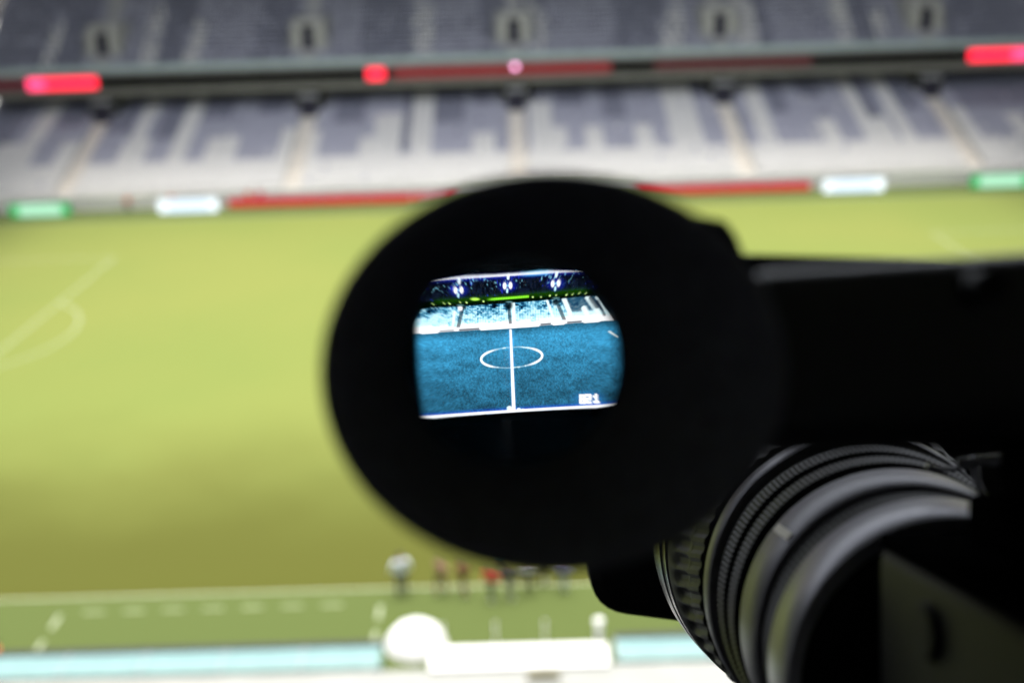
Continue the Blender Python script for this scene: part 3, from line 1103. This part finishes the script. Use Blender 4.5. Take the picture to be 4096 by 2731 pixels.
def seg(x0, y0, x1, y1, wd, soft=6):
    dx, dy = x1 - x0, y1 - y0
    t = np.clip(((cx_ - x0) * dx + (cy_ - y0) * dy) / (dx * dx + dy * dy), 0, 1)
    d = np.hypot(cx_ - x0 - t * dx, cy_ - y0 - t * dy)
    return 1 - smooth(wd - soft * .5, wd + soft, d)


def blob(x, y, rx, ry, soft=0.5):
    return 1 - smooth(1 - soft, 1 + soft, np.hypot((cx_ - x) / rx, (cy_ - y) / ry))


# horizontal references (all lines tilt with the picture)
rib = 410 - 0.0757 * (cx_ - 1000)          # ribbon centre line
pit = 650 - 0.0690 * (cx_ - 1000)          # top of the pitch
# pitch
depth = np.clip((cy_ - pit) / 700, 0, 1)
n1, n2, n3 = vnoise(11, 9, 1), vnoise(40, 30, 2), vnoise(160, 60, 3)
n0 = vnoise(7, 13, 9)
lum = 0.98 - 0.46 * depth + 0.16 * (n3 - .5) + 0.08 * (n2 - .5) + 0.22 * (n1 - .5) + 0.20 * (n0 - .5)
lum *= 1 - 0.35 * (1 - smooth(0.0, 0.12, depth))
rad = np.hypot((cx_ - 1040) / 1000, (cy_ - 900) / 700)
pc = np.stack([0.235 * lum, 0.60 * lum, 0.775 * lum], -1)
pc = np.clip(pc, 0, 1)
pcl = np.where(pc <= 0.04045, pc / 12.92, ((pc + 0.055) / 1.055) ** 2.4)
mp = smooth(-6, 4, cy_ - pit)[..., None]
img = img * (1 - mp) + pcl * mp
# halfway line, circle, far line of the box
tt = np.clip((cy_ - 662) / 680, 0, 1)
hx = 1030 + 28 * tt
hl = (1 - smooth(6 + 5 * tt, 12 + 6 * tt, np.abs(cx_ - hx))) * smooth(655, 668, cy_)
add((1 - smooth(8, 34, np.abs(cx_ - hx))) * smooth(655, 668, cy_), (0.2, 0.55, 0.8), 0.35)
ex, ey = cx_ - 1040, cy_ - 897 + 0.0615 * (cx_ - 1040)
rr = np.hypot(ex / 256, ey / 86)
ga = np.hypot(ex / 256 ** 2, ey / 86 ** 2) / np.maximum(rr, 1e-6)
dist = np.abs(rr - 1) / np.maximum(ga, 1e-6)
sidew = smooth(0.35, 0.85, np.abs(ex) / 256)
cir = 1 - smooth(3 + 3 * sidew, 7 + 5 * sidew, dist)
put(cir, (0.75, 0.93, 1.0), 0.38)
put(cir * sidew, (1, 1, 1), 1.0)
put(cir * (vnoise(26, 26, 5) > 0.62), (0.9, 1, 1), 0.7)
put(hl, (1, 1, 1))
put(seg(1852, 682, 1925, 724, 6), (0.95, 1, 1))
# lower tier
ytop = rib + 34
tl = np.clip((cy_ - ytop) / np.maximum(pit - ytop, 1), 0, 1)
inside = smooth(-4, 4, cy_ - ytop) * (1 - smooth(-6, 2, cy_ - pit))
cellx = (np.sin(cx_ * 2 * math.pi / 13.5) * .5 + .5)
celly = (np.sin((cy_ + 0.07 * cx_) * 2 * math.pi / 12) * .5 + .5)
seatn = vnoise(16, 11, 6) * .55 + vnoise(46, 26, 7) * .45
bright = 0.80 + 1.0 * smooth(0.05, 0.75, tl) + 2.2 * (seatn - .5)
bright = np.clip(bright, 0.05, 1.6) * (0.55 + 0.45 * np.maximum(cellx * celly * 1.6, smooth(0.55, 0.9, tl)))
lo = np.stack([0.60 * bright ** 1.7, 0.92 * bright ** 1.1, 1.02 * bright ** 0.85], -1)
lo = np.clip(lo, 0, 1.0) ** 2.0
img = img * (1 - inside[..., None]) + lo * inside[..., None]
# plain blocks at right, stripes and stairs
blk = inside * smooth(1470, 1490, cx_ - 0.55 * (cy_ - 480)) * (1 - smooth(0.5, 0.62, tl))
put(blk, (0.10, 0.22, 0.32), 0.85)
for xa, ya, xb, yb, wd in ((1475, 410, 1530, 540, 17), (1668, 395, 1760, 520, 20), (1745, 395, 1850, 545, 8), (1640, 490, 1665, 535, 20), (1050, 440, 1065, 640, 15), (565, 520, 548, 660, 11), (1330, 410, 1400, 600, 8)):
    put(seg(xa, ya, xb, yb, wd) * inside, (0.92, 1, 1), 0.95)
for xa, ya, xb, yb, wd in ((628, 500, 592, 655, 14), (1015, 470, 1030, 620, 12), (1432, 470, 1478, 580, 14), (1700, 410, 1742, 470, 22), (1755, 430, 1810, 540, 12)):
    put(seg(xa, ya, xb, yb, wd) * inside, (0.03, 0.10, 0.18), 0.8)
for x_, y_, rx, ry in ((1015, 460, 34, 38), (1410, 435, 34, 28), (640, 478, 24, 20)):
    put(blob(x_, y_, rx, ry) * inside, (0.0, 0.01, 0.02), 0.95)
put(blob(612, 487, 18, 22) * inside, (1, 1, 1))
for x_, y_ in ((1018, 432), (1408, 402), (612, 462)):
    put(blob(x_, y_, 28, 5), (0.7, 1, 1), 0.7)
# blown-out front rows and boards
wb = smooth(0.80, 0.9, tl) * inside
put(wb, (1, 1, 1), 0.96)
gap = inside * smooth(0.90, 0.93, tl)
for xa, xb in ((440, 560), (600, 770), (1280, 1370), (1500, 1625)):
    put(gap * smooth(xa - 8, xa + 8, cx_) * (1 - smooth(xb - 8, xb + 8, cx_)), (0.05, 0.16, 0.25), 0.85 if xa > 500 else 0.6)
for xa, xb in ((290, 430), (780, 1270), (1385, 1480), (1640, 1770)):
    put(smooth(xa - 8, xa + 8, cx_) * (1 - smooth(xb - 8, xb + 8, cx_)) * smooth(-34, -28, cy_ - pit) * (1 - smooth(2, 9, cy_ - pit)), (1, 1, 1))
# fan-shaped sides of the stand
lft = smooth(-10, 8, cx_ - (310 - 0.62 * (cy_ - 470)))
rgt = smooth(-10, 8, (1752 + 0.72 * (cy_ - 385)) - cx_)
sidem = (1 - np.minimum(lft, rgt)) * (cy_ < pit)
put(sidem, (0.0, 0.0, 0.01), 0.95)
# upper tier
up = (1 - smooth(-6, 6, cy_ - (rib - 28))) * 1.0
un = vnoise(13, 12, 12)
put(up, (0.02, 0.03, 0.075))
add(up * (vnoise(9, 40, 13) > .5) * 1.0, (0.08, 0.12, 0.20), 0.4)
dots = (vnoise(15, 16, 14) > 0.80) * (vnoise(90, 45, 15) > 0.45)
add(up * dots * (1 - smooth(-90, -30, cy_ - (rib - 40))), (0.55, 0.85, 0.95), 0.55)
add(up * (vnoise(20, 20, 16) > 0.90), (0.15, 0.2, 0.75), 0.5)
topl = 207 - 0.0585 * (cx_ - 1000)
add(up * (1 - smooth(8, 34, cy_ - topl)) * smooth(1080, 1200, cx_) * (1 - smooth(1300, 1400, cx_)), (0.3, 0.75, 0.9), 0.8)
for x_, y_ in ((600, 340), (1006, 300), (1405, 284)):
    add(blob(x_, y_, 58, 40, 0.8), (0.1, 0.2, 0.9), 0.35)
    for dx in (-24, 24):
        put(blob(x_ + dx, y_ - 0.08 * dx, 15, 27, 0.35), (1, 1, 1))
    put(blob(x_, y_, 18, 7), (0.6, 0.9, 1), 0.7)
    put(seg(x_ + 8, y_ - 88, x_ + 4, y_ - 60, 9), (0.9, 0.97, 1))
    put(seg(x_ - 2, y_ + 30, x_ - 4, y_ + 52, 6), (0.75, 0.95, 1))
# green ribbon
gb = np.exp(-((cy_ - (rib - 18)) / 22.0) ** 2) * smooth(330, 480, cx_) * (1 - smooth(1620, 1720, cx_))
put(np.exp(-((cy_ - (rib + 4)) / 26.0) ** 4), (0.0, 0.02, 0.0), 0.9)
add(gb, (0.12, 0.32, 0.0), 0.45)
bar = (1 - smooth(7, 12, np.abs(cy_ - (rib - 8)))) * smooth(820, 900, cx_) * (1 - smooth(1176, 1190, cx_))
put(bar * (0.65 + 0.35 * (np.sin(cx_ * 2 * math.pi / 14) > 0)), (0.55, 0.95, 0.20))
put(blob(735, 412, 34, 10), (0.75, 1, 0.35))
for x_ in (390, 480, 525, 612, 665, 805, 1216, 1285, 1358, 1410, 1495, 1545, 1600, 1655):
    put(blob(x_, 410 - 0.0757 * (x_ - 1000) + (5 if x_ % 2 else 0), 8, 6), (0.85, 1, 0.6), 0.95 if x_ in (525, 665, 805, 1216, 1495, 1358) else 0.6)
# bottom marker people, digits
for x_, y_, rx, ry in ((1022, 1322, 22, 20), (1040, 1338, 30, 12), (1100, 1328, 16, 10), (1135, 1332, 16, 8)):
    put(blob(x_, y_, rx, ry, 0.4), (0.9, 1, 1))
GLY = {'8': '111101111101111', '2': '111001111100111', '.': '000000000000010', '1': '010110010010111'}


def digits(txt, x0, y0, cw, chh):
    out = np.zeros_like(cx_)
    x = x0
    for c in txt:
        for q, b_ in enumerate(GLY[c]):
            if b_ == '1':
                px, py = x + (q % 3) * cw, y0 + (q // 3) * chh - 0.06 * (x - x0)
                m = (1 - smooth(cw * .5, cw * .8, np.abs(cx_ - px - cw / 2))) * (1 - smooth(chh * .6, chh * .9, np.abs(cy_ - py - chh / 2)))
                out = np.maximum(out, m)
        x += cw * (0.9 if c == '.' else 3.2)
    return out


dg_ = digits('82.1', 1604, 1206, 15.5, 14.5)
add(blob(1680, 1240, 105, 52, 0.8), (0.1, 0.4, 0.8), 0.3)
put(dg_, (1, 1, 1))
# frame lines at the top and bottom of the picture
frm = (1 - smooth(5, 9, np.abs(gyr + 564))) + (1 - smooth(8, 13, np.abs(gyr - 568)))
add(np.exp(-((gyr - 556) / 18.0) ** 2) + np.exp(-((gyr + 556) / 18.0) ** 2), (0.05, 0.15, 0.8), 0.5)
put(frm, (1, 1, 1))
img *= ((np.abs(gyr) < 580) * smooth(-856, -760, gxp * ct - gyp * st_) * (1 - smooth(850, 985, gxp * ct - gyp * st_)))[..., None]  # picture faded at both sides, eyepiece vignetting put into its colours
img = np.clip(img, 0, 1) * 1.3

vv = np.stack([CX + dxm, np.full_like(dxm, YS), CZ + dzm], -1).reshape(-1, 3)
vv = (vv - np.array(BASE)) * 0.001
ii = (np.arange(GH - 1)[:, None] * GW + np.arange(GW - 1)[None]).ravel()
ff = np.stack([ii, ii + 1, ii + GW + 1, ii + GW], -1)
me = bpy.data.meshes.new('viewfinder_screen')
me.vertices.add(len(vv))
me.vertices.foreach_set('co', vv.astype(np.float32).ravel())
me.loops.add(ff.size)
me.loops.foreach_set('vertex_index', ff.astype(np.int32).ravel())
me.polygons.add(len(ff))
me.polygons.foreach_set('loop_start', np.arange(0, ff.size, 4, dtype=np.int32))
me.update()
ca = me.color_attributes.new('picture', 'FLOAT_COLOR', 'POINT')
ca.data.foreach_set('color', np.concatenate([img.reshape(-1, 3), np.ones((GW * GH, 1))], -1).astype(np.float32).ravel())
sm = bpy.data.materials.new('viewfinder_picture')
sm.use_nodes = True
t = sm.node_tree
t.nodes.remove(t.nodes['Principled BSDF'])
at = t.nodes.new('ShaderNodeAttribute')
at.attribute_name = 'picture'
em = t.nodes.new('ShaderNodeEmission')
em.inputs['Strength'].default_value = LIT
t.links.new(at.outputs['Color'], em.inputs['Color'])
t.links.new(em.outputs[0], t.nodes['Material Output'].inputs['Surface'])
scr = sub(link_mesh('screen', me, sm, housing))
tag(scr, 'glowing blue viewfinder picture of the pitch and stand')
print('screen at', YS, 'mag', MAG)

# ---- arm from the viewfinder across to the body
arm = tvbox('viewfinder_arm', 62, 232, 334, 376, -33, 24.8, M['black_plastic'], None, 3.0, 3, R(1.5))
tvbox('arm_bracket', 54, 232, 264, 330, -23, 23.2, M['arm_plastic'], None, 12.0, 6, R(-3.9))
bm = bmesh.new()
cyl_bm(bm, (112, 268, 13), (112, 257, 13), 4.5, 4, 24)
for v_ in bm.verts: v_.co = L(v_.co)
bm_obj('arm_knob', bm, M['black_plastic'], tv, 0)
tvbox('arm_post', 196, 226, 275, 320, -72, -22, M['black_plastic'], None, 3)

# ---- zoom lens: barrel and rings turned about a slightly converging axis
def axis(d):
    return 168.0 + (d - 450) * 0.045, -127.0 + (d - 450) * 0.055


lens = empty('zoom_lens', L((axis(500)[0], 500, axis(500)[1])), tv)
LL = L((axis(500)[0], 500, axis(500)[1]))


def lathe(name, prof_, m, n=160, fn=None, smooth_=True):
    v = []
    for k, (d, r_) in enumerate(prof_):
        ax, az = axis(d)
        for j in range(n):
            a = 2 * math.pi * j / n
            rr_ = r_ + (fn(k, j, n) if fn else 0)
            v.append((ax + rr_ * math.cos(a), d, az + rr_ * math.sin(a)))
    o = tvmesh(name, v, grid_faces(len(prof_), n), m, lens, smooth_)
    o.location = -LL
    if smooth_:
        o.data.set_sharp_from_angle(angle=R(40))
    return o


lathe('rear_mount', [(384, 20), (385, 44), (390, 46), (396, 55), (408, 59)], M['inner_black'])
lathe('back_focus_ring', [(409, 57), (410, 63.5), (412, 64.6), (436, 66), (438, 65), (438.5, 60)], M['satin'])
lathe('barrel', [(408, 57), (470, 60), (540, 66), (600, 74), (660, 80), (664, 78), (800, 76)], M['lens_black'])


def knurl(amp, duty=2):
    return lambda k, j, n: (amp if (j % duty) < duty / 2 else 0.0)


lathe('knurled_ring', [(440, 58), (440.5, 62), (458.5, 63.4), (459, 58)], M['grip_rubber'], 300, knurl(1.1, 2), False)
lathe('zoom_ring', [(460, 60), (460.5, 66), (462.5, 67.2), (486, 69), (488, 68), (488.5, 60)], M['anodised'])
lathe('spacer_ring', [(489, 60), (489.5, 65.5), (495, 66), (495.5, 60)], M['lens_black'])
lathe('knurled_ring', [(496, 60), (496.5, 69.5), (507, 70.6), (507.5, 62)], M['grip_rubber'], 360, knurl(0.9, 2), False)
lathe('iris_ring', [(508, 62), (508.5, 68.5), (512, 69), (513, 66)], M['lens_black'])
lathe('knurled_ring', [(514, 62), (514.5, 71.5), (524, 73), (524.5, 64)], M['grip_rubber'], 360, knurl(0.9, 2), False)
lathe('spacer_ring', [(525, 64), (526, 71.0), (533, 72), (534, 68)], M['lens_black'])
lathe('scale_ring', [(535, 66), (535.5, 75.6), (537, 76.4), (545, 77.4), (546.5, 76.6), (547, 70)], M['anodised'])
lathe('spacer_ring', [(547.5, 68), (548, 75), (551, 75.4), (551.5, 70)], M['lens_black'])
lathe('ribbed_ring', [(552, 70), (552.5, 78), (562, 79.4), (571, 80.6), (571.5, 74)], M['grip_rubber'], 240, lambda k, j, n: (1.0 if ((j + 3 * k) % 4) < 2 else 0.0), False)


def leaf(k, j, n):
    t_ = (k - 2) / 9.0
    if not 0 <= t_ <= 1: return 0.0
    u = ((j - 5.0 * t_) % 8) / 8.0
    return -2.3 * min(1.0, 1.9 * max(0.0, math.sin(math.pi * u) - 0.25) * math.sin(math.pi * t_) ** 0.5)


fp = [(572, 74), (572.5, 80.6)] + [(576 + 3.3 * i, 81.2 + 0.53 * i) for i in range(10)] + [(617, 88.1), (618, 80)]
lathe('focus_ring', fp, M['grip_rubber'], 448, leaf)
lathe('front_ring', [(619, 80), (619.5, 86.0), (624, 86.8), (624.5, 89.0), (631, 90.0), (633, 89.6), (633.5, 87.6), (637, 88.2), (637.5, 91.0), (655, 93.2), (660, 93.2), (663, 92), (664, 76)], M['front_rim'], 200)
# white index mark on the zoom ring
am = R(140)
ax, az = axis(472)
bm = bmesh.new()
box_bm(bm, -1.9, 1.9, -9.5, 9.5, -0.4, 0.6)
bmesh.ops.rotate(bm, verts=bm.verts[:], cent=(0, 0, 0), matrix=Matrix.Rotation(R(4.2), 3, 'X'))
bmesh.ops.rotate(bm, verts=bm.verts[:], cent=(0, 0, 0), matrix=Matrix.Rotation(-(am - math.pi / 2), 3, 'Y'))
for v_ in bm.verts: v_.co = L(v_.co + Vector((ax + 68.2 * math.cos(am), 473, az + 68.2 * math.sin(am))))
o = bm_obj('index_mark', bm, M['tick'], lens)
o.location = -LL

# rectangular hood at the lens front
def rpoly(corners, rad, d, off=0.0):
    cen = Vector((sum(c[0] for c in corners) / 4, sum(c[1] for c in corners) / 4))
    pts = []
    for i in range(4):
        p, q, r_ = Vector(corners[i - 1]), Vector(corners[i]), Vector(corners[(i + 1) % 4])
        u1, u2 = (p - q).normalized(), (r_ - q).normalized()
        for k in range(7):
            t_ = k / 6
            c = q + u1 * rad * (1 - t_) ** 2 + u2 * rad * t_ ** 2
            c = c + (cen - c).normalized() * off
            pts.append((c.x, d, c.y))
    return pts


HC = [(49, -60), (58.5, -196), (385, -238), (385, -40)]
hr = [rpoly(HC, 26, 799, 8), rpoly(HC, 26, 804, 0), rpoly(HC, 26, 842, 0), rpoly(HC, 26, 842, 4), rpoly(HC, 26, 808, 6)]
v = [p for ring in hr for p in ring]
nn = len(hr[0])
tvmesh('lens_hood', v, grid_faces(len(hr), nn) + [tuple(range(nn))], M['black_plastic'], None, False)

# ---- body, handle post, side panel details, support bracket
body = tvbox('body', 127, 217, 90, 383, -190, -71, M['black_plastic'], None, 5, 3)
tvbox('handle_post', 161, 214, 296, 366, -52, -12, M['inner_black'], None, 4, 3)
tvbox('handle_foot', 151, 214, 290, 366, -65.8, -50, M['inner_black'], None, 3, 3)
tvbox('glare_cover', 127.5, 216.5, 92, 382, -71.5, -66, M['inner_black'], None, 1.5, 3)  # added matte black sheet, keeps sky reflection off the body top
bm = bmesh.new()
for k in range(20):
    a0, a1 = 2 * math.pi * k / 20, 2 * math.pi * (k + 1) / 20
cyl_bm(bm, (127.2, 334, -88), (124, 334, -88), 9, 8.5, 28)
for v_ in bm.verts: v_.co = L(v_.co)
bm_obj('side_dial', bm, M['black_plastic'], tv)
tvbox('battery', 130, 214, 20, 89, -185, -76, M['black_plastic'], None, 5, 3)
# small metal support lever above the barrel
bk = empty('support_lever', L((185, 440, -50)), tv)
bm = bmesh.new()
pts = [(166, -49.5), (170, -50.8), (176, -51.0), (182, -49.4), (188, -48.2), (193, -48.6), (197, -47.0)]
for (xa, za), (xb, zb) in zip(pts[:-1], pts[1:]):
    cyl_bm(bm, (xa, 440, za), (xb, 440, zb), 1.3, 1.3, 10)
for v_ in bm.verts: v_.co = L(v_.co)
o = bm_obj('lever', bm, M['bare_metal'], bk)
o.location = -L((185, 440, -50))
bm = bmesh.new()
for (xa, za), (xb, zb) in zip([(184, -46), (185.5, -51), (186, -56), (188, -60.5)], [(185.5, -51), (186, -56), (188, -60.5), (191, -63.5)]):
    cyl_bm(bm, (xa, 440, za), (xb, 440, zb), 1.5, 1.4, 10)
cyl_bm(bm, (178, 440, -48.0), (197, 440, -46.5), 1.2, 2.0, 12)
for v_ in bm.verts: v_.co = L(v_.co)
o = bm_obj('stem', bm, M['bare_metal'], bk)
o.location = -L((185, 440, -50))

# ---- tripod under the camera, standing on the platform
hp = tv.matrix_world @ Vector((0, 0, 0))
tri = tag(empty('tripod', (hp.x, hp.y, 23.58)), 'black tripod carrying the television camera, below the bottom edge', 'tripod')
hz = hp.z - 23.58
tube('fluid_head', (0, 0, hz - 0.22), (0, 0, hz - 0.03), 0.055, M['black_plastic'], tri, 0.06, 24)
tube('column', (0, 0, 0.55), (0, 0, hz - 0.21), 0.03, M['black_plastic'], tri)
bm = bmesh.new()
box_bm(bm, -0.05, 0.05, -0.12, 0.12, -0.035, 0.0)
o = bm_obj('mounting_plate', bm, M['black_plastic'], tri, 0.004)
o.matrix_parent_inverse = Matrix.Identity(4)
o.rotation_euler = tvm.to_euler()
o.location = (0, 0, hz - 0.003)
for k in range(3):
    a = R(90 + 120 * k)
    lg = tube('leg', (0.05 * math.cos(a), 0.05 * math.sin(a), hz - 0.24), (0.5 * math.cos(a), 0.5 * math.sin(a), 0.02), 0.022, M['black_plastic'], tri, 0.015)
    tube('foot', (0.5 * math.cos(a), 0.5 * math.sin(a), 0.0), (0.5 * math.cos(a), 0.5 * math.sin(a), 0.035), 0.03, M['rubber'], tri)
